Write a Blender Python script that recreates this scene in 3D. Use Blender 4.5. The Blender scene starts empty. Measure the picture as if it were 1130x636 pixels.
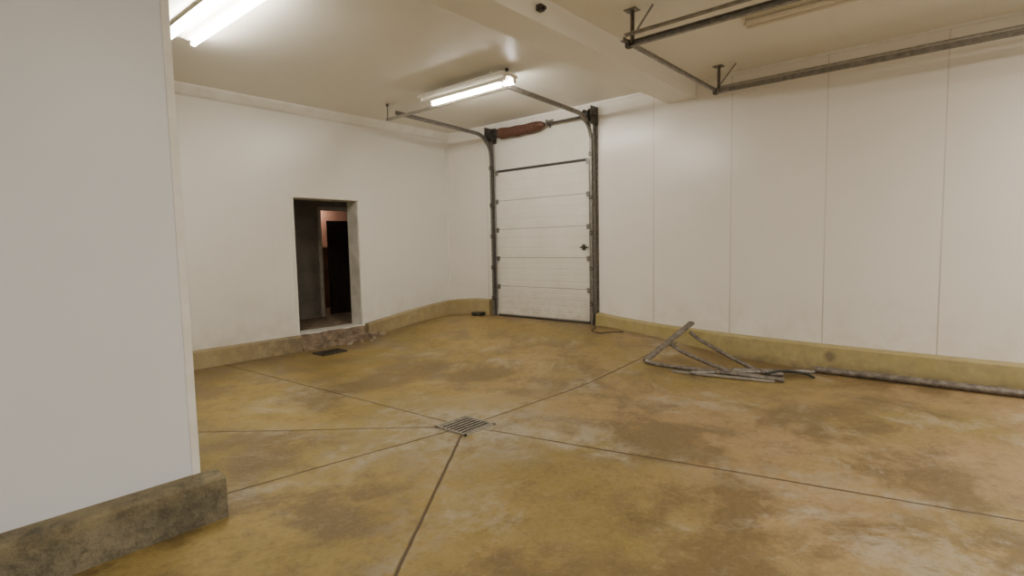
import bpy, bmesh, math, random
from mathutils import Vector, Matrix, noise
random.seed(4)
COL=bpy.context.scene.collection
# ------------------------------------------------------------------ camera
C=Vector((-7.29,-7.84,1.55)); f=600.
phi=math.radians(40.6); th=math.atan(48/600.); rho=0.02
F0=Vector((math.cos(phi),math.sin(phi),0)); R0=Vector((math.sin(phi),-math.cos(phi),0)); Z=Vector((0,0,1))
F=F0*math.cos(th)-Z*math.sin(th); U0=F0*math.sin(th)+Z*math.cos(th)
R=R0*math.cos(rho)-U0*math.sin(rho); U=R0*math.sin(rho)+U0*math.cos(rho)
cd=bpy.data.cameras.new('camera'); cam=bpy.data.objects.new('camera',cd); COL.objects.link(cam)
cd.sensor_fit='HORIZONTAL'; cd.sensor_width=36; cd.lens=36*f/1130; cd.clip_start=.05
M=Matrix((R,U,-F)).transposed().to_4x4(); M.translation=C; cam.matrix_world=M
bpy.context.scene.camera=cam
# ------------------------------------------------------------------ node helpers
def newmat(name):
    m=bpy.data.materials.new(name); m.use_nodes=True
    nt=m.node_tree; b=nt.nodes['Principled BSDF']; return m,nt,b
def nd(nt,t,ins=None,**kw):
    n=nt.nodes.new(t)
    for k,v in kw.items(): setattr(n,k,v)
    for k,v in (ins or {}).items():
        if isinstance(v,bpy.types.NodeSocket): nt.links.new(v,n.inputs[k])
        else: n.inputs[k].default_value=v
    return n
def mth(nt,op,a,b=None,c=None,clamp=False):
    i={0:a}
    if b is not None: i[1]=b
    if c is not None: i[2]=c
    n=nd(nt,'ShaderNodeMath',i,operation=op); n.use_clamp=clamp; return n.outputs[0]
def rng(nt,v,a,b,c=0.,d=1.):
    n=nd(nt,'ShaderNodeMapRange',{0:v,1:a,2:b,3:c,4:d}); n.clamp=True; return n.outputs[0]
def mix(nt,fac,a,b,mode='MIX'):
    n=nt.nodes.new('ShaderNodeMix'); n.data_type='RGBA'; n.blend_type=mode
    for s,v in ((n.inputs[0],fac),(n.inputs[6],a),(n.inputs[7],b)):
        if isinstance(v,bpy.types.NodeSocket): nt.links.new(v,s)
        elif isinstance(v,(int,float)): s.default_value=v
        else: s.default_value=tuple(v)+((1,) if len(v)==3 else ())
    return n.outputs[2]
def noi(nt,vec,scale,detail=4,rough=.6,dist=0.):
    return nd(nt,'ShaderNodeTexNoise',{'Vector':vec,'Scale':scale,'Detail':detail,'Roughness':rough,'Distortion':dist}).outputs[0]
def off(nt,p,v): return nd(nt,'ShaderNodeVectorMath',{0:p,1:v},operation='ADD').outputs[0]
def pos(nt): return nd(nt,'ShaderNodeNewGeometry').outputs['Position']
def sep(nt,v): return nd(nt,'ShaderNodeSeparateXYZ',{0:v}).outputs
def bump(nt,b,h,strength=.2,dist=.01):
    n=nd(nt,'ShaderNodeBump',{'Height':h,'Strength':strength,'Distance':dist}); nt.links.new(n.outputs[0],b.inputs['Normal'])
def setc(nt,b,c,rough=None,metal=0):
    if isinstance(c,bpy.types.NodeSocket): nt.links.new(c,b.inputs['Base Color'])
    else: b.inputs['Base Color'].default_value=tuple(c)+(1,)
    if isinstance(rough,bpy.types.NodeSocket): nt.links.new(rough,b.inputs['Roughness'])
    elif rough is not None: b.inputs['Roughness'].default_value=rough
    b.inputs['Metallic'].default_value=metal
def simple(name,c1,c2,rough=.5,metal=0.,scale=12,bmp=.1):
    m,nt,b=newmat(name)
    if bmp==0:
        setc(nt,b,c2,rough,metal); return m
    p=pos(nt); n=noi(nt,p,scale)
    setc(nt,b,mix(nt,rng(nt,n,.35,.65),c1,c2),rough,metal)
    bump(nt,b,n,bmp,.004)
    return m
# ------------------------------------------------------------------ materials
DRAIN=(-4.10,-4.55)
JOINTS=[(-1.84,.30),(-1.5,1.72),(-.13,2.67),(2.9,-.13),(.63,-2.98),(-1.7,-1.25)]
def floor_mat():
    m,nt,b=newmat('floor_ochre_resin'); p=pos(nt); s=sep(nt,p)
    n1=noi(nt,p,.40,5,.6); n2=noi(nt,p,.95,10,.72,.2); n3=noi(nt,p,4.5,10,.80); n4=noi(nt,p,24,7,.85)
    n5=noi(nt,off(nt,p,(7.3,2.1,0)),1.1,10,.76,.5); n6=noi(nt,off(nt,p,(-3.7,5.1,0)),1.9,8,.74,.3)
    x=mth(nt,'SUBTRACT',s[0],DRAIN[0]); y=mth(nt,'SUBTRACT',s[1],DRAIN[1])
    c=mix(nt,rng(nt,n1,.42,.58),(.26,.19,.044),(.40,.29,.088))
    pk=mth(nt,'MULTIPLY',rng(nt,mth(nt,'SUBTRACT',s[0],mth(nt,'MULTIPLY',s[1],.9)),-1.0,2.8),rng(nt,n1,.36,.54))
    c=mix(nt,mth(nt,'MULTIPLY',pk,.65),c,(.33,.21,.12))
    c=mix(nt,mth(nt,'MULTIPLY',rng(nt,n6,.52,.64),.35),c,(.37,.225,.065))
    c=mix(nt,mth(nt,'MULTIPLY',rng(nt,n2,.48,.57),.82),c,(.15,.098,.033))
    c=mix(nt,mth(nt,'MULTIPLY',rng(nt,n3,.48,.62),.55),c,(.15,.10,.04))
    pale=mth(nt,'MULTIPLY',rng(nt,n5,.53,.61),rng(nt,n3,.38,.55))
    c=mix(nt,mth(nt,'MULTIPLY',pale,.58),c,(.48,.42,.31))
    c=mix(nt,mth(nt,'MULTIPLY',rng(nt,n4,.52,.68),.36),c,(.46,.38,.25))
    c=mix(nt,mth(nt,'MULTIPLY',rng(nt,n4,.32,.47,1,0),.5),c,(.10,.066,.026))
    rad=mth(nt,'SQRT',mth(nt,'ADD',mth(nt,'MULTIPLY',x,x),mth(nt,'MULTIPLY',y,y)))
    ring=mth(nt,'MULTIPLY',rng(nt,rad,.2,1.1,1,0),rng(nt,n3,.38,.58))
    c=mix(nt,mth(nt,'MULTIPLY',ring,.8),c,(.50,.45,.35))
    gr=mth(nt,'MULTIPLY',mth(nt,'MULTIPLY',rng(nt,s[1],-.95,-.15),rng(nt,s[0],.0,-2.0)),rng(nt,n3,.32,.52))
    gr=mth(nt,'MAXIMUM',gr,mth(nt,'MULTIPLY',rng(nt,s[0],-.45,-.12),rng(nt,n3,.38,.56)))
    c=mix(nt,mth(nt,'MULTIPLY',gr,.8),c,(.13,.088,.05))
    wob=mth(nt,'MULTIPLY',mth(nt,'SUBTRACT',noi(nt,p,9,2),.5),.012)
    line=None; halo=None
    for dx,dy in JOINTS:
        l=math.hypot(dx,dy); dx/=l; dy/=l
        a=mth(nt,'ADD',mth(nt,'MULTIPLY',x,dx),mth(nt,'MULTIPLY',y,dy))
        c0=mth(nt,'ADD',mth(nt,'ADD',mth(nt,'MULTIPLY',x,-dy),mth(nt,'MULTIPLY',y,dx)),wob)
        d=mth(nt,'ABSOLUTE',c0); g=mth(nt,'GREATER_THAN',a,.12)
        w=mth(nt,'MULTIPLY',rng(nt,d,.004,.013,1,0),g)
        h=mth(nt,'MULTIPLY',rng(nt,d,.02,.3,1,0),g)
        line=w if line is None else mth(nt,'MAXIMUM',line,w)
        halo=h if halo is None else mth(nt,'MAXIMUM',halo,h)
    c=mix(nt,mth(nt,'MULTIPLY',mth(nt,'MULTIPLY',halo,rng(nt,n3,.48,.60)),.5),c,(.48,.42,.31))
    c=mix(nt,mth(nt,'MULTIPLY',line,rng(nt,n3,.2,.45,.6,.95)),c,(.07,.04,.015))
    rr=mth(nt,'ADD',rng(nt,n2,.38,.60,.60,.38),mth(nt,'MULTIPLY',pale,.2))
    setc(nt,b,c,rr)
    hh=mth(nt,'SUBTRACT',mth(nt,'ADD',mth(nt,'MULTIPLY',n3,.6),mth(nt,'MULTIPLY',n4,.45)),mth(nt,'MULTIPLY',line,.8))
    bump(nt,b,hh,.75,.018)
    return m
def wall_mat(name,axis,offs,per,col,seam=.5,rough=.33,grime=.5):
    m,nt,b=newmat(name); p=pos(nt); s=sep(nt,p)
    n=noi(nt,p,.8,3,.6)
    c=mix(nt,rng(nt,n,.35,.65),tuple(v*.97 for v in col),col)
    if grime:
        n2=noi(nt,p,2.2,6,.7)
        low=rng(nt,s[2],.2,1.0,1,0)
        c=mix(nt,mth(nt,'MULTIPLY',mth(nt,'MULTIPLY',rng(nt,n2,.42,.70),low),.45*grime),c,(.42,.34,.22))
    if per:
        fr=mth(nt,'FRACT',mth(nt,'ADD',mth(nt,'DIVIDE',mth(nt,'SUBTRACT',s[axis],offs),per),100.5))
        d=mth(nt,'MULTIPLY',mth(nt,'ABSOLUTE',mth(nt,'SUBTRACT',fr,.5)),per)
        w=mth(nt,'MULTIPLY',rng(nt,d,.003,.010,1,0),mth(nt,'MULTIPLY',rng(nt,n,.3,.6,.6,1),rng(nt,s[2],.4,2.4,1,.5)))
        c=mix(nt,mth(nt,'MULTIPLY',w,seam),c,(.28,.21,.14))
        bump(nt,b,mth(nt,'SUBTRACT',mth(nt,'MULTIPLY',n,.25),mth(nt,'MULTIPLY',w,.4)),.2,.012)
    else: bump(nt,b,n,.1,.01)
    setc(nt,b,c,rough); return m
def curb_mat(name,c1,c2,dirt,dx=None,spot=None):
    m,nt,b=newmat(name); p=pos(nt); s=sep(nt,p)
    n=noi(nt,p,2.5,6,.66); n3=noi(nt,p,8,6,.72)
    c=mix(nt,rng(nt,n,.35,.65),c1,c2)
    fac=mth(nt,'MULTIPLY',rng(nt,mth(nt,'ADD',mth(nt,'MULTIPLY',n,.6),mth(nt,'MULTIPLY',n3,.4)),.46,.64),dirt)
    if dx is not None:
        near=rng(nt,mth(nt,'ABSOLUTE',mth(nt,'SUBTRACT',s[0],dx)),.5,2.2,1,0)
        fac=mth(nt,'MAXIMUM',fac,mth(nt,'MULTIPLY',near,rng(nt,n3,.35,.55,.35,.9)))
    if spot is not None:
        v=nd(nt,'ShaderNodeVectorMath',{0:p,1:spot},operation='DISTANCE').outputs['Value']
        sp=mth(nt,'MULTIPLY',rng(nt,mth(nt,'ADD',v,mth(nt,'MULTIPLY',n3,.08)),.08,.13,1,0),.85)
        fac=mth(nt,'MAXIMUM',fac,sp)
        fac=mth(nt,'MAXIMUM',fac,mth(nt,'MULTIPLY',rng(nt,s[2],.16,.03),rng(nt,n3,.35,.6,.2,.8)))
    c=mix(nt,fac,c,(.16,.125,.08)); setc(nt,b,c,.6); bump(nt,b,n3,.4,.012); return m
M_floor=floor_mat()
M_wA=wall_mat('wall_panel_white',0,-.05,1.15,(.83,.81,.76),.10,.32,.9)
M_wB=wall_mat('wall_panel_cream',1,-4.29,1.085,(.84,.80,.735),.66,.25,.9)
M_wN=wall_mat('wall_panel_grey_white',0,0,0,(.77,.79,.82),0,.35,0)
M_ceil=wall_mat('ceiling_panel',1,-.9,1.15,(.84,.80,.70),.12,.42,0)
M_beam=wall_mat('ceiling_beam_panel',0,0,0,(.88,.85,.78),0,.4,0)
M_trim=simple('trim_cream',(.78,.75,.68),(.86,.84,.78),.4,0,6,.05)
M_curb=curb_mat('curb_ochre',(.37,.285,.13),(.50,.41,.22),.6,-2.9)
M_curbB=curb_mat('curb_olive_ochre',(.34,.275,.105),(.49,.40,.18),.55,None,(-.16,-6.58,.17))
M_conc=simple('bare_concrete',(.12,.085,.055),(.33,.25,.17),.8,0,9,.8)
def plinth():
    m,nt,b=newmat('plinth_dirty_concrete'); p=pos(nt); s=sep(nt,p)
    n=noi(nt,p,3,7,.72); n3=noi(nt,p,14,6,.8)
    c=mix(nt,rng(nt,n,.38,.62),(.15,.13,.085),(.32,.275,.18))
    c=mix(nt,mth(nt,'MULTIPLY',rng(nt,n3,.47,.62),.6),c,(.07,.06,.042))
    top=mth(nt,'MULTIPLY',rng(nt,s[2],.15,.25),rng(nt,n,.35,.55))
    c=mix(nt,mth(nt,'MULTIPLY',top,.6),c,(.42,.34,.17))
    setc(nt,b,c,.8); bump(nt,b,n3,1.,.03); return m
M_plinth=plinth()
M_galv=simple('galvanised_steel',(.17,.16,.14),(.28,.26,.235),.45,.55,20,.05)
M_galvl=simple('galvanised_steel_light',(.34,.32,.28),(.47,.44,.39),.42,.6,20,.05)
M_dark=simple('black_rubber',(.012,.011,.01),(.03,.028,.025),.6,0,20,0)
M_darkm=simple('dark_greased_steel',(.05,.045,.04),(.11,.10,.085),.45,.5,25,.1)
M_spring=simple('brown_spring',(.08,.035,.022),(.17,.075,.048),.6,.2,25,.3)
def door_mat():
    m,nt,b=newmat('door_section_cream'); p=pos(nt); s=sep(nt,p)
    n=noi(nt,p,2,5,.65); n3=noi(nt,p,7,5,.7)
    c=mix(nt,rng(nt,n,.35,.65),(.72,.69,.61),(.79,.76,.69))
    c=mix(nt,mth(nt,'MULTIPLY',rng(nt,s[2],1.0,.35),rng(nt,n3,.4,.65,.08,.5)),c,(.42,.35,.24))
    setc(nt,b,c,.42); return m
M_door=door_mat()
M_gap=simple('section_joint_grey',(.22,.2,.16),(.34,.31,.26),.6,0,5,.03)
M_rust=simple('rusty_grey_steel',(.12,.10,.08),(.26,.23,.195),.5,.4,18,.3)
M_rustd=simple('grimy_grate',(.04,.033,.027),(.10,.08,.065),.7,.3,18,.3)
M_grate=simple('grate_steel',(.30,.28,.23),(.50,.46,.38),.5,.4,30,.2)
M_fix=simple('fixture_enamel',(.60,.54,.42),(.78,.74,.64),.4,0,6,0)
M_fixd=simple('fixture_enamel_dull',(.4,.34,.24),(.72,.67,.56),.5,0,6,0)
M_cor=simple('corridor_grey_panel',(.14,.13,.105),(.20,.18,.15),.6,0,3,.05)
M_or=simple('pinkish_washed_wall',(.45,.29,.23),(.56,.38,.31),.6,0,3,.05)
M_leaf=simple('near_black_door',(.018,.012,.009),(.035,.022,.016),.5,0,8,.05)
M_cas=simple('inner_casing',(.36,.33,.26),(.46,.42,.34),.5)
M_drain_shade=simple('drain_painted_shade',(.01,.008,.005),(.02,.016,.01),.9,0,5,0)  # near-black colour paints in the shade of the drain hollow
def emis(name,col,st,base=(.9,.9,.88)):
    m,nt,b=newmat(name); b.inputs['Base Color'].default_value=base+(1,)
    b.inputs['Emission Color'].default_value=col+(1,); b.inputs['Emission Strength'].default_value=st; return m
M_tube=emis('tube_glow',(1,.94,.84),108.)
M_tubeoff=emis('tube_unlit',(1,.9,.7),0,(.72,.67,.56))
# ------------------------------------------------------------------ mesh helpers
class G:
    def __init__(s): s.v=[]; s.f=[]
    def box(s,a,b):
        x0,y0,z0=a; x1,y1,z1=b; n=len(s.v)
        s.v+=[(x,y,z) for z in (z0,z1) for x,y in ((x0,y0),(x1,y0),(x1,y1),(x0,y1))]
        s.f+=[tuple(n+i for i in q) for q in ((0,3,2,1),(4,5,6,7),(0,1,5,4),(1,2,6,5),(2,3,7,6),(3,0,4,7))]; return s
    def rings(s,rings,cap=True):
        n0=len(s.v); k=len(rings[0])
        for r in rings: s.v+=[tuple(p) for p in r]
        for i in range(len(rings)-1):
            for j in range(k):
                a=n0+i*k+j; b=n0+i*k+(j+1)%k; s.f.append((a,b,b+k,a+k))
        if cap:
            s.f.append(tuple(n0+j for j in reversed(range(k)))); s.f.append(tuple(n0+(len(rings)-1)*k+j for j in range(k)))
        return s
    def sweep(s,path,W,prof):
        path=[Vector(p) for p in path]; W=Vector(W).normalized(); rs=[]
        for i,p in enumerate(path):
            t=(path[min(i+1,len(path)-1)]-path[max(i-1,0)]).normalized(); n=W.cross(t).normalized()
            rs.append([p+n*a+W*b for a,b in prof])
        return s.rings(rs)
    def tube(s,path,r,k=10):
        path=[Vector(p) for p in path]; rs=[]; up=None
        for i,p in enumerate(path):
            t=(path[min(i+1,len(path)-1)]-path[max(i-1,0)]).normalized()
            if up is None: up=t.cross(Vector((0,0,1)) if abs(t.z)<.9 else Vector((1,0,0))).normalized()
            up=(up-t*up.dot(t)).normalized(); w=t.cross(up); rr=r[i] if isinstance(r,(list,tuple)) else r
            rs.append([p+up*rr*math.cos(2*math.pi*j/k)+w*rr*math.sin(2*math.pi*j/k) for j in range(k)])
        return s.rings(rs)
    def curve(s,pts,r,k=10,n=8):
        P=[Vector(p) for p in pts]; P=[P[0]*2-P[1]]+P+[P[-1]*2-P[-2]]; out=[]
        for i in range(1,len(P)-2):
            for j in range(n):
                t=j/n; a,b,c,d=P[i-1],P[i],P[i+1],P[i+2]
                out.append(.5*((2*b)+(c-a)*t+(2*a-5*b+4*c-d)*t*t+(3*b-a-3*c+d)*t**3))
        out.append(P[-2]); return s.tube(out,r,k)
    def bar(s,a,b,w,h,up=(0,0,1)):
        a=Vector(a); b=Vector(b); t=(b-a).normalized(); sd=t.cross(Vector(up)).normalized(); u=sd.cross(t)
        return s.rings([[p+sd*x*w/2+u*y*h/2 for x,y in ((-1,-1),(1,-1),(1,1),(-1,1))] for p in (a,b)])
def mk(name,g,mat,parent=None,smooth=False,bevel=0,label=None,cat=None,kind=None,group=None):
    vs=[Vector(v) for v in g.v]
    if parent: o=Vector(parent['_o'])
    elif kind: o=Vector((0,0,0))
    else:
        o=Vector(((min(v.x for v in vs)+max(v.x for v in vs))/2,(min(v.y for v in vs)+max(v.y for v in vs))/2,min(v.z for v in vs)))
    me=bpy.data.meshes.new(name); me.from_pydata([v-o for v in vs],[],g.f); me.validate(); me.update()
    bm=bmesh.new(); bm.from_mesh(me); bmesh.ops.recalc_face_normals(bm,faces=bm.faces[:]); bm.to_mesh(me); bm.free()
    me.materials.append(mat)
    if smooth:
        for p in me.polygons: p.use_smooth=True
        try: me.set_sharp_from_angle(angle=math.radians(35))
        except Exception: pass
    ob=bpy.data.objects.new(name,me); COL.objects.link(ob)
    if parent: ob.parent=parent
    else: ob.location=o
    if bevel:
        b=ob.modifiers.new('bevel','BEVEL'); b.width=bevel; b.segments=2; b.limit_method='ANGLE'
    if label: ob['label']=label
    if cat: ob['category']=cat
    if kind: ob['kind']=kind
    if group: ob['group']=group
    return ob
def empty(name,loc,label,cat,group=None):
    e=bpy.data.objects.new(name,None); e.location=loc; e.empty_display_size=.2; COL.objects.link(e)
    e['_o']=list(loc); e['label']=label; e['category']=cat
    if group: e['group']=group
    return e
def sstep(t): t=max(0,min(1,t)); return t*t*(3-2*t)
def fz0(x,y):
    dy=max(-3.3-y,0,y+1.0); d=math.hypot(x,dy)
    return .28*(1-sstep(d/3.0))
def fz(x,y): return fz0(x,y)+.004*(noise.noise(Vector((x*1.3,y*1.3,0))))
CZ=3.68
S='structure'
# ------------------------------------------------------------------ shell
g=G(); xs=[-10+i*.1 for i in range(101)]; ys=[-12+i*.1 for i in range(121)]
for y in ys:
    for x in xs: g.v.append((x,y,fz(x,y)))
n=len(xs)
for j in range(len(ys)-1):
    for i in range(n-1): g.f.append((j*n+i,j*n+i+1,(j+1)*n+i+1,(j+1)*n+i))
mk('floor',g,M_floor,kind=S,smooth=True)
mk('ceiling',G().box((-10.2,-12.2,CZ),(.25,.3,CZ+.15)),M_ceil,kind=S)
DX0,DX1,DZ0,DZ1=-3.16,-2.03,.25,2.33
g=G().box((-10.2,0,-.1),(DX0,.3,CZ)).box((DX1,0,-.1),(.25,.3,CZ)).box((DX0,0,DZ1),(DX1,.3,CZ)).box((DX0,0,-.1),(DX1,.3,DZ0-.002))
mk('wall_back',g,M_wA,kind=S)
mk('wall_right',G().box((0,-12.2,-.1),(.25,0,CZ)),M_wB,kind=S)
mk('wall_left',G().box((-10.2,-12.2,-.1),(-10,0,CZ)),M_wA,kind=S)
mk('wall_front',G().box((-10,-12.2,-.1),(0,-12,CZ)),M_wA,kind=S)
mk('wall_near',G().box((-10,-4.42,-.05),(-6.155,-4.22,CZ)),M_wN,kind=S)
mk('trim_1',G().box((-6.185,-4.425,.2),(-6.143,-4.214,CZ-.01)),M_trim,kind=S)
mk('trim_2',G().box((-10,-4.9,3.45),(0,-4.5,CZ+.01)),M_beam,kind=S,bevel=.006)
mk('trim_3',G().rings([[Vector((x,-a,CZ-b)) for a,b in ((0,0),(.12,0),(.115,.025),(.05,.11),(.02,.13),(0,.13))] for x in (-10,0)]),M_trim,kind=S)
mk('trim_4',G().box((-.03,-.03,.5),(.0,.0,CZ)),M_trim,kind=S)
mk('trim_5',G().box((-.02,-12,CZ-.03),(0,-4.9,CZ)).box((-.02,-4.5,CZ-.03),(0,0,CZ)),M_trim,kind=S)
g=G().box((DX0-.035,-.012,DZ0),(DX0+.005,.02,DZ1+.035)).box((DX1-.005,-.012,DZ0-.05),(DX1+.035,.02,DZ1+.035)).box((DX0,-.012,DZ1-.005),(DX1,.02,DZ1+.035))
mk('trim_6',g,M_trim,kind=S)
mk('trim_7',G().box((DX0,.01,DZ0),(DX0+.012,.3,DZ1)).box((DX1-.012,.01,DZ0),(DX1,.3,DZ1)).box((DX0,.01,DZ1-.012),(DX1,.3,DZ1)),simple('jamb_lining',(.54,.52,.44),(.76,.73,.65),.5,0,4,.1),kind=S)
# ------------------------------------------------------------------ curbs
def curb(name,p0,p1,nrm,mat,h=.24,dep=.1,he=None,rough=.002,topf=None):
    p0=Vector(p0); p1=Vector(p1); L=(p1-p0).length; n=max(2,int(L/.05)); rs=[]; nn=Vector(nrm)
    for i in range(n+1):
        t=i/n; p=p0.lerp(p1,t); z=fz0(p.x,p.y); hh=h+((he-h)*t if he is not None else 0)
        if topf: hh=topf(p.y)-z
        w=rough*(noise.noise(Vector((p.x*6,p.y*6,3)))*1.5+noise.noise(Vector((p.x*17,p.y*17,9))))
        prof=[(0,-.06),(dep+.006,-.06),(dep+.004,.03),(dep+w,hh-.016),(dep-.014+w,hh),(0,hh+.003)]
        rs.append([Vector((p.x,p.y,z))+nn*a+Vector((0,0,c)) for a,c in prof])
    return mk(name,G().rings(rs),mat,kind=S,smooth=True)
def rtop(y): return .27+.20*math.exp(-max(0,-3.36-y)/1.45)
curb('baseboard_back_left',(-10,0,0),(DX0-.02,0,0),(0,-1,0),M_curb,.23,.12,None,.004)
curb('baseboard_back_right',(DX1+.04,0,0),(0,0,0),(0,-1,0),M_curb,.22,.12,.28,.004)
curb('baseboard_right_corner',(0,-.12,0),(0,-1.14,0),(-1,0,0),M_curb,.28,.12)
curb('baseboard_right',(0,-3.40,0),(0,-12,0),(-1,0,0),M_curbB,.19,.14,.26,.004,rtop)
curb('baseboard_near',(-10,-4.42,0),(-6.06,-4.42,0),(0,-1,0),M_plinth,.25,.15,None,.018)
def lump(g,a,b,n=10,amp=.02,keep=True,rot=0):
    bm=bmesh.new(); bmesh.ops.create_cube(bm,size=1)
    bmesh.ops.subdivide_edges(bm,edges=bm.edges[:],cuts=n,use_grid_fill=True)
    a=Vector(a); b=Vector(b); n0=len(g.v); c=(a+b)/2; Rm=Matrix.Rotation(rot,3,'Z')
    for v in bm.verts:
        p=Vector([v.co[i]*(b[i]-a[i]) for i in range(3)]); p=Rm@p+c
        q=noise.noise_vector(p*5)*amp+noise.noise_vector(p*14)*amp*.5
        if keep and v.co.z<-.45: q.z=0
        g.v.append(tuple(p+q))
    g.f+=[tuple(n0+v.index for v in fc.verts) for fc in bm.faces]; bm.free(); return g
M_brick=simple('worn_brick_edge',(.17,.115,.08),(.36,.28,.20),.85,0,8,.7)
mk('trim_8',lump(G(),(DX0-.02,-.14,-.03),(DX1-.45,-.02,.06),14,.025),M_conc,kind=S,smooth=True)
g=G()
for i in range(4): lump(g,(-2.60+i*.19,-.20,-.03),(-2.43+i*.19,-.01,.09+.012*i),6,.016,True,(-.06,.05,-.03,.08)[i])
mk('trim_11',g,M_brick,kind=S,smooth=True)
mk('trim_9',lump(G(),(DX0+.02,-.05,.0),(DX1+.02,.25,.235),14,.014),M_conc,kind=S,smooth=True)
M_rub=simple('pale_rubble',(.26,.21,.14),(.52,.46,.36),.85,0,12,.5)
for x,y,s in ((-2.48,-.30,.08),(-2.30,-.36,.05),(-2.05,-.34,.07),(-1.80,-.24,.07),(-2.18,-.44,.04)):
    z=fz(x,y)
    mk('concrete_rubble',lump(G(),(x-s*.6,y-s*.45,z),(x+s*.6,y+s*.45,z+s*.4),4,.02,True,random.random()*3),M_rub,smooth=True,label='small broken chunk of concrete beside the doorway step',cat='rubble',group='concrete rubble by the doorway')
# ------------------------------------------------------------------ corridor behind doorway
mk('floor.001',G().box((-3.6,.3,.15),(.3,4.2,.25)),M_conc,kind=S)
mk('ceiling.001',G().box((-3.6,.3,2.55),(.3,4.2,2.65)),M_cor,kind=S)
mk('wall_corridor_left',G().box((-3.6,.3,.25),(-3.5,4.2,2.55)),M_cor,kind=S)
mk('wall_corridor_right',G().box((.2,.3,.25),(.3,4.2,2.55)),M_cor,kind=S)
mk('wall_corridor_back',G().box((-3.5,1.6,.25),(-1.80,1.72,2.55)).box((-.7,1.6,.25),(.2,1.72,2.55)).box((-1.8,1.6,2.27),(-.7,1.72,2.55)),M_cor,kind=S)
mk('wall_corridor_end',G().box((-3.5,3.2,.25),(.2,3.3,2.55)),M_or,kind=S)
mk('trim_10',G().box((-1.86,1.57,.25),(-1.79,1.60,2.33)).box((-1.79,1.57,2.26),(-.7,1.60,2.33)),M_cas,kind=S)
mk('door_1',G().box((-1.56,1.74,.26),(-.72,1.78,2.08)).tube([(-1.48,1.74,1.3),(-1.48,1.68,1.3),(-1.38,1.68,1.3)],.01),M_leaf,kind=S)
e=empty('wall_shelf',(-.85,3.1,1.05),'small shelf with brackets on the pinkish inner wall','shelf')
mk('board',G().box((-1.15,2.95,1.08),(-.5,3.199,1.11)),M_cas,e)
mk('board',G().box((-1.15,2.95,1.55),(-.5,3.199,1.58)),M_cas,e)
for x in (-1.12,-.56): mk('bracket',G().box((x,3.18,.85),(x+.03,3.199,1.56)).box((x,2.97,1.05),(x+.03,3.18,1.08)),M_darkm,e)
# ------------------------------------------------------------------ sectional door
DY0,DY1=-1.33,-3.24; zb=.29
sd=empty('sectional_door',(-.05,-2.28,.28),'cream ribbed sectional overhead door with steel tracks and spring shaft','door')
n=5; H=2.50; sh=H/n
for k in range(n):
    z0=zb+.03+k*sh; z1=z0+sh-.008
    pr=[(-.012,z0),(-.050,z0),(-.055,z0+.006)]
    for q in ((.2,.4,.6,.8) if k<2 else (.33,.66)):
        zc=z0+sh*q; pr+=[(-.055,zc-.010),(-.0505,zc-.004),(-.0505,zc+.004),(-.055,zc+.010)]
    pr+=[(-.055,z1-.006),(-.050,z1),(-.012,z1)]
    mk('door_section',G().rings([[Vector((x,y,z)) for x,z in pr] for y in (DY0,DY1)]),M_door,sd)
    if k<n-1: mk('section_joint',G().box((-.048,DY1,z1),(-.014,DY0,z1+.008)),M_gap,sd,label='grey joint strip')
ztop=zb+.03+H
mk('top_seal',G().box((-.065,DY1,ztop-.002),(-.01,DY0,ztop+.032)),M_dark,sd,label='black rubber top seal')
mk('bottom_seal',G().box((-.075,DY1,zb-.02),(-.01,DY0,zb+.018)),M_darkm,sd,label='dark rubber bottom seal')
mk('bottom_rail',G().box((-.062,DY1,zb+.018),(-.01,DY0,zb+.032)),M_galvl,sd)
mk('header_panel',G().box((-.03,DY1,ztop+.033),(-.002,DY0,3.50)),M_door,sd)
Cp=[(-.027,-.019),(.027,-.019),(.027,.019),(.020,.019),(.020,-.012),(-.020,-.012),(-.020,.019),(-.027,.019)]
def trackpath(y,x0,zr,rad,xe,ze):
    p=[(x0,y,.26),(x0,y,1.2),(x0,y,2.2),(x0,y,zr-rad)]
    for i in range(1,11):
        a=math.pi/2*i/10; p.append((x0-rad*(1-math.cos(a)),y,zr-rad+rad*math.sin(a)))
    p+=[(xe,y,ze)]; return p
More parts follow.
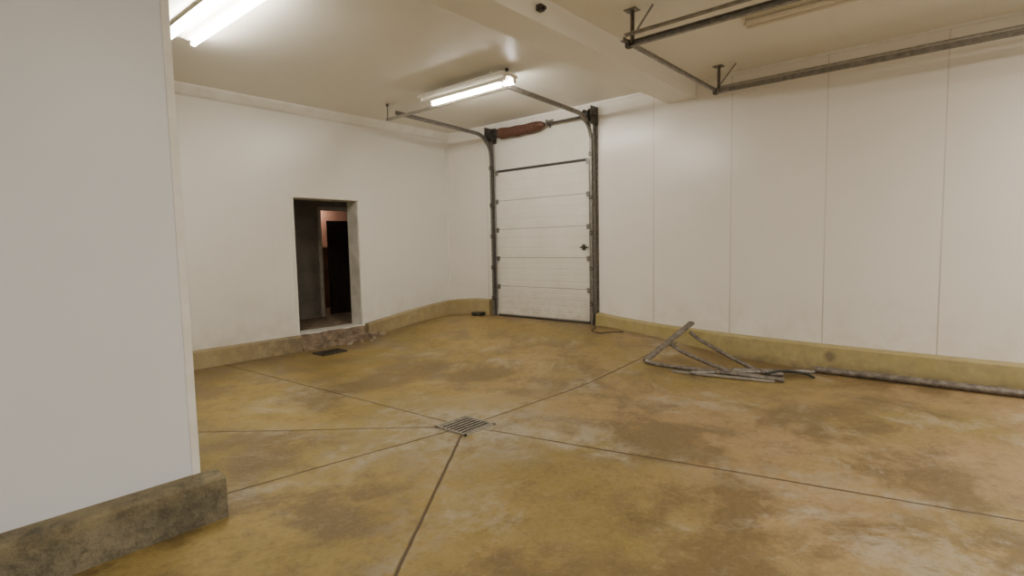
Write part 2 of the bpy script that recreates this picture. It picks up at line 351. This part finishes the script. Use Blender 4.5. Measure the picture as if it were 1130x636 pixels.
for y,s in ((-1.25,1),(-3.32,-1)):
    pf=[(a,b*s*-1) for a,b in Cp]
    mk('track',G().sweep(trackpath(y,-.10,3.46,.38,-2.15,3.52),(0,1,0),pf),M_galv,sd)
    yy=y+s*.027
    mk('track_angle',G().box((-.008,min(yy,yy+s*.035),.26),(0,max(yy,yy+s*.035),3.45)).box((-.10,min(yy,yy+s*.005),.26),(0,max(yy,yy+s*.005),3.45)),M_galv,sd)
    for z in (.6,1.15,1.7,2.25,2.9):
        mk('track_bracket',G().box((-.13,y-.028,z-.03),(-.03,y+.028,z-.024)).box((-.135,y-.03,z-.03),(-.128,y+.03,z+.03)),M_darkm,sd)
        mk('bolt',G().tube([(-.126,y,z),(-.149,y,z)],.01,6),M_galvl,sd)
    for k in range(1,6):
        z=zb+.03+k*sh-.01; yh=y-s*.09
        mk('roller_hinge',G().box((-.070,yh-.03,z-.045),(-.054,yh+.03,z+.035)).tube([(-.08,yh-.03,z),(-.08,y,z)],.006,8).tube([(-.08,y-.01,z),(-.08,y+.01,z)],.02,14),M_galv,sd)
    mk('bearing_plate',G().box((-.20,y+s*.05,3.33),(-.0,y+s*.056,3.60)).box((-.02,y-.05,3.33),(-.0,y+s*.056,3.60)),M_darkm,sd)
    yd=y-s*.04
    mk('cable_drum',G().tube([(-.13,yd+d,3.47) for d in (-.055,-.05,-.04,.04,.05,.055)],[.09,.1,.075,.085,.1,.09],20),M_dark,sd,smooth=True,label='black cable drum')
    mk('lift_cable',G().tube([(-.045,yd,3.44),(-.045,yd,.4)],.003,6),M_darkm,sd)
mk('shaft',G().tube([(-.13,-1.13,3.47),(-.13,-3.42,3.47)],.019,12),M_darkm,sd,smooth=True)
g=G(); pts=[]; turns=26
for i in range(turns*12+1):
    a=2*math.pi*i/12; q=i/(turns*12); rr=.076-.010*q+.004*math.sin(q*17)
    pts.append((-.13+rr*math.cos(a),-1.50-.85*q,3.465-.012*math.sin(q*3.1)+rr*math.sin(a)))
mk('torsion_spring',g.tube(pts,.016,6),M_spring,sd,smooth=True,label='rusty brown coiled torsion spring')
mk('spring_cone',G().tube([(-.13,-1.40,3.47),(-.13,-1.44,3.47),(-.13,-1.54,3.47)],[.035,.075,.065],16),M_dark,sd,smooth=True)
mk('spring_cone',G().tube([(-.13,-2.32,3.47),(-.13,-2.38,3.47),(-.13,-2.46,3.47)],[.06,.064,.03],16),M_spring,sd,smooth=True)
mk('centre_bracket',G().box((-.17,-2.52,3.42),(-.0,-2.51,3.53)).box((-.01,-2.55,3.38),(0,-2.48,3.56)),M_galv,sd)
mk('slide_lock',G().box((-.08,-3.20,1.47),(-.056,-3.10,1.50)).box((-.075,-3.17,1.44),(-.056,-3.12,1.53)).tube([(-.085,-3.25,1.485),(-.085,-3.08,1.485)],.007,8),M_dark,sd,label='black slide lock')
Lp=[(-.017,-.017),(.017,-.017),(.017,-.013),(-.013,-.013),(-.013,.017),(-.017,.017)]
mk('cross_bar',G().sweep([(-2.13,-1.0,3.46),(-2.13,-3.45,3.46)],(0,0,1),Lp),M_galvl,sd)
for y in (-1.05,-3.42):
    mk('hanger_rod',G().tube([(-2.15,y,3.44),(-2.15,y,CZ-.002)],.006,8).tube([(-2.15,y,CZ-.03),(-2.15,y,CZ-.001)],.022,10),M_darkm,sd)
# ------------------------------------------------------------------ stored tracks under the ceiling
tr=empty('ceiling_track_frame',(-1.5,-6.2,3.4),'galvanised overhead door tracks with cross bar hung below ceiling','door track')
zt=3.38
for x,s in ((-.40,1),(-2.60,-1)):
    mk('track',G().sweep([(x,-5.3,zt),(x,-8,zt),(x,-11.9,zt)],(1,0,0),[(a,b*s) for a,b in Cp]),M_galv,tr)
    mk('track_angle',G().box((x+s*.055,-9.5,zt+.05),(x+s*.06,-5.3,zt+.075)).box((x+s*.055,-9.5,zt+.07),(x+s*.085,-5.3,zt+.075)),M_galvl,tr)
    g=G().box((x-.015,-5.36,zt),(x+.015,-5.352,CZ)).box((x-.015,-5.36,zt),(x-.010,-5.33,CZ)).box((x-.05,-5.40,CZ-.008),(x+.05,-5.28,CZ))
    g.bar((x,-5.34,zt+.05),(x,-5.55,CZ-.01),.025,.006)
    mk('hanger',g,M_galv,tr)
    mk('buffer',G().box((x-.03,-5.33,zt-.035),(x+.03,-5.28,zt+.035)),M_darkm,tr,bevel=.008)
mk('cross_bar',G().sweep([(-2.72,-5.3,zt+.02),(-.30,-5.3,zt+.02)],(0,0,1),Lp),M_galv,tr)
# ------------------------------------------------------------------ light fittings
def fixture(cx,y0,y1,zc,offs,lit,label,w=.2,mat=None):
    mat=mat or M_fix
    e=empty('ceiling_light',(cx,(y0+y1)/2,zc),label,'ceiling light','fluorescent ceiling lights')
    pr=[(-w*.5,-.035),(-w*.42,-.0),(w*.42,0),(w*.5,-.035),(w*.25,-.05),(0,-.035),(-w*.25,-.05)]
    mk('housing',G().rings([[Vector((cx+a,y,zc+b)) for a,b in pr] for y in (y0,y1)]),mat,e)
    for o,l in zip(offs,lit):
        mk('tube',G().tube([(cx+o,y0+.03,zc-.08),(cx+o,y1-.03,zc-.08)],.024,12),M_tube if l else M_tubeoff,e,smooth=True,label='glowing fluorescent tube' if l else 'unlit fluorescent tube')
        for y in (y0+.012,y1-.012):
            mk('lamp_holder',G().box((cx+o-.02,y-.012,zc-.10),(cx+o+.02,y+.012,zc-.035)),mat,e,bevel=.004)
    if zc<CZ-.02:
        for y in (y0+.3,y1-.3): mk('stem',G().tube([(cx,y,zc-.01),(cx,y,CZ)],.01,8),mat,e)
    return e
fixture(-5.19,-3.40,-1.82,3.68,(-.11,.11),(1,1),'twin-tube fluorescent fitting glowing white on the ceiling',.30)
fixture(-2.19,-3.50,-1.98,3.60,(.10,-.09),(1,0),'cream fluorescent fitting with one lit tube above overhead door tracks',.32)
fixture(-1.70,-7.62,-6.06,3.68,(-.05,.05),(0,0),'unlit cream fluorescent fitting beside the hanging tracks',.2,M_fixd)
e=empty('ceiling_sensor',(-3.45,-4.95,3.50),'small black sensor box fixed to the ceiling beam','sensor')
mk('body',G().box((-3.475,-4.955,3.53),(-3.415,-4.90,3.585)),M_darkm,e,bevel=.006)
mk('lens',G().tube([(-3.445,-4.955,3.55),(-3.445,-4.98,3.545)],.016,12),M_dark,e)
# ------------------------------------------------------------------ floor gratings
def grating(name,cx,cy,sx,sy,nb,label,mat,along='x',lift=.008):
    z=fz(cx,cy)+lift
    e=empty(name,(cx,cy,z),label,'floor drain')
    g=G()
    g.box((cx-sx/2,cy-sy/2,z-.012),(cx+sx/2,cy-sy/2+.016,z+.01)).box((cx-sx/2,cy+sy/2-.016,z-.012),(cx+sx/2,cy+sy/2,z+.01))
    g.box((cx-sx/2,cy-sy/2,z-.012),(cx-sx/2+.016,cy+sy/2,z+.01)).box((cx+sx/2-.016,cy-sy/2,z-.012),(cx+sx/2,cy+sy/2,z+.01))
    mk('rim',g,mat,e)
    g=G()
    for i in range(nb):
        t=(i+.5)/nb
        if along=='x': y=cy-sy/2+.02+(sy-.04)*t; g.box((cx-sx/2+.015,y-.007,z+.002),(cx+sx/2-.015,y+.007,z+.008))
        else: x=cx-sx/2+.02+(sx-.04)*t; g.box((x-.007,cy-sy/2+.015,z+.002),(x+.007,cy+sy/2-.015,z+.008))
    mk('bars',g,mat,e)
    mk('shade_sheet',G().box((cx-sx/2+.01,cy-sy/2+.01,z-.008),(cx+sx/2-.01,cy+sy/2-.01,z-.004)),M_drain_shade,e)  # thin dark sheet under the bars, stands in for the shade of a hollow
grating('floor_drain',-4.10,-4.55,.36,.36,7,'square steel drain grate where the floor joints meet',M_grate)
grating('floor_drain',-3.0,-.58,.40,.28,6,'small dark grimy drain grate in front of the doorway step',M_rustd,'y',.014)
# ------------------------------------------------------------------ heap of bent metal
mf=empty('bent_metal_frame',(-.95,-5.4,fz(-.95,-5.4)),'bent grey steel tube frame collapsed on floor beside the wall','scrap metal')
def fl(x,y,h=.02): return (x,y,fz(x,y)+h)
mk('raised_bar',G().bar(fl(-1.29,-4.81,.03),(-.62,-5.12,.52),.085,.035),M_rust,mf,bevel=.003)
mk('side_tube',G().curve([(-.66,-5.11,.40),(-.70,-5.32,.29),(-.84,-5.98,.06),fl(-.74,-6.22,.03)],.024),M_rust,mf,smooth=True)
mk('side_tube',G().curve([(-.94,-4.97,.28),(-.99,-5.2,.19),(-1.06,-5.75,.06),fl(-1.0,-6.05,.03)],.024),M_rust,mf,smooth=True)
mk('base_tube',G().curve([fl(-1.30,-4.82,.03),fl(-1.28,-5.1,.03),fl(-1.00,-6.30,.03)],.025),M_rust,mf,smooth=True)
mk('base_tube',G().tube([fl(-1.34,-5.40,.03),fl(-.52,-6.40,.05)],.022),M_galv,mf,smooth=True)
mk('flat_strut',G().bar(fl(-1.38,-5.20,.012),fl(-1.06,-6.22,.014),.04,.02),M_galvl,mf,label='grey flat strut')
mk('base_tube',G().tube([fl(-.98,-5.75,.05),fl(-.46,-6.48,.04)],.022),M_galv,mf,smooth=True)
mk('bent_rod',G().curve([fl(-.90,-6.08,.05),fl(-.72,-6.22,.07),fl(-.60,-6.40,.04),fl(-.66,-6.52,.02)],.014,8),M_dark,mf,smooth=True)
mk('steel_pipe',G().tube([fl(-.34,-6.46,.045),fl(-.32,-7.0,.045),fl(-.34,-9.2,.045)],.038,14),M_rust,smooth=True,label='grey-brown steel pipe lying along the wall curb',cat='pipe')
pts=[]
for i in range(30):
    t=i/29; pts.append(fl(-.22-.34*math.sin(t*3.0),-3.42-.50*t-.03*math.sin(t*14),.008))
mk('power_cord',G().tube(pts,.007,8),M_dark,smooth=True,label='thin black cord lying below the door track',cat='cord')
bz=fz(-.24,-.98)
e=empty('black_box',(-.24,-.98,bz),'small black plastic box on the floor beside the curb','box')
mk('body',G().box((-.32,-1.08,bz+.004),(-.16,-.88,bz+.05)),M_dark,e,bevel=.008)
mk('lid',G().box((-.325,-1.085,bz+.05),(-.155,-.875,bz+.062)),M_darkm,e,bevel=.003)
# ------------------------------------------------------------------ lights
def area(name,loc,sx,sy,e,col):
    l=bpy.data.lights.new(name,'AREA'); l.shape='RECTANGLE'; l.size=sx; l.size_y=sy; l.energy=e; l.color=col
    o=bpy.data.objects.new(name,l); o.location=loc; COL.objects.link(o); return o
W=(1,.94,.85)
area('offscreen_fill_light',(-5.2,-9.6,3.6),.4,1.5,125,W)  # fill lights added out of view to brighten the room, no fitting modelled
area('offscreen_fill_light',(-8.6,-9.0,3.6),.4,1.5,72,(.92,.95,1))  # added cool fill for the near wall, also out of view
area('offscreen_fill_light',(-1.7,-10.2,3.6),.4,1.5,125,W)  # third added fill, out of view to the right
l=bpy.data.lights.new('warm_bulb','POINT'); l.energy=15; l.color=(1,.70,.54); l.shadow_soft_size=.08
o=bpy.data.objects.new('warm_bulb',l); o.location=(-1.1,2.95,2.35); COL.objects.link(o)
l=bpy.data.lights.new('corridor_fill_light','POINT'); l.energy=.6; l.color=(1,.9,.75); l.shadow_soft_size=.08  # unseen fill light added to lift the dark corridor
o=bpy.data.objects.new('corridor_fill_light',l); o.location=(-1.2,1.0,2.3); COL.objects.link(o)
w=bpy.data.worlds.new('world'); bpy.context.scene.world=w; w.use_nodes=True
w.node_tree.nodes['Background'].inputs[0].default_value=(.9,.8,.65,1); w.node_tree.nodes['Background'].inputs[1].default_value=.05
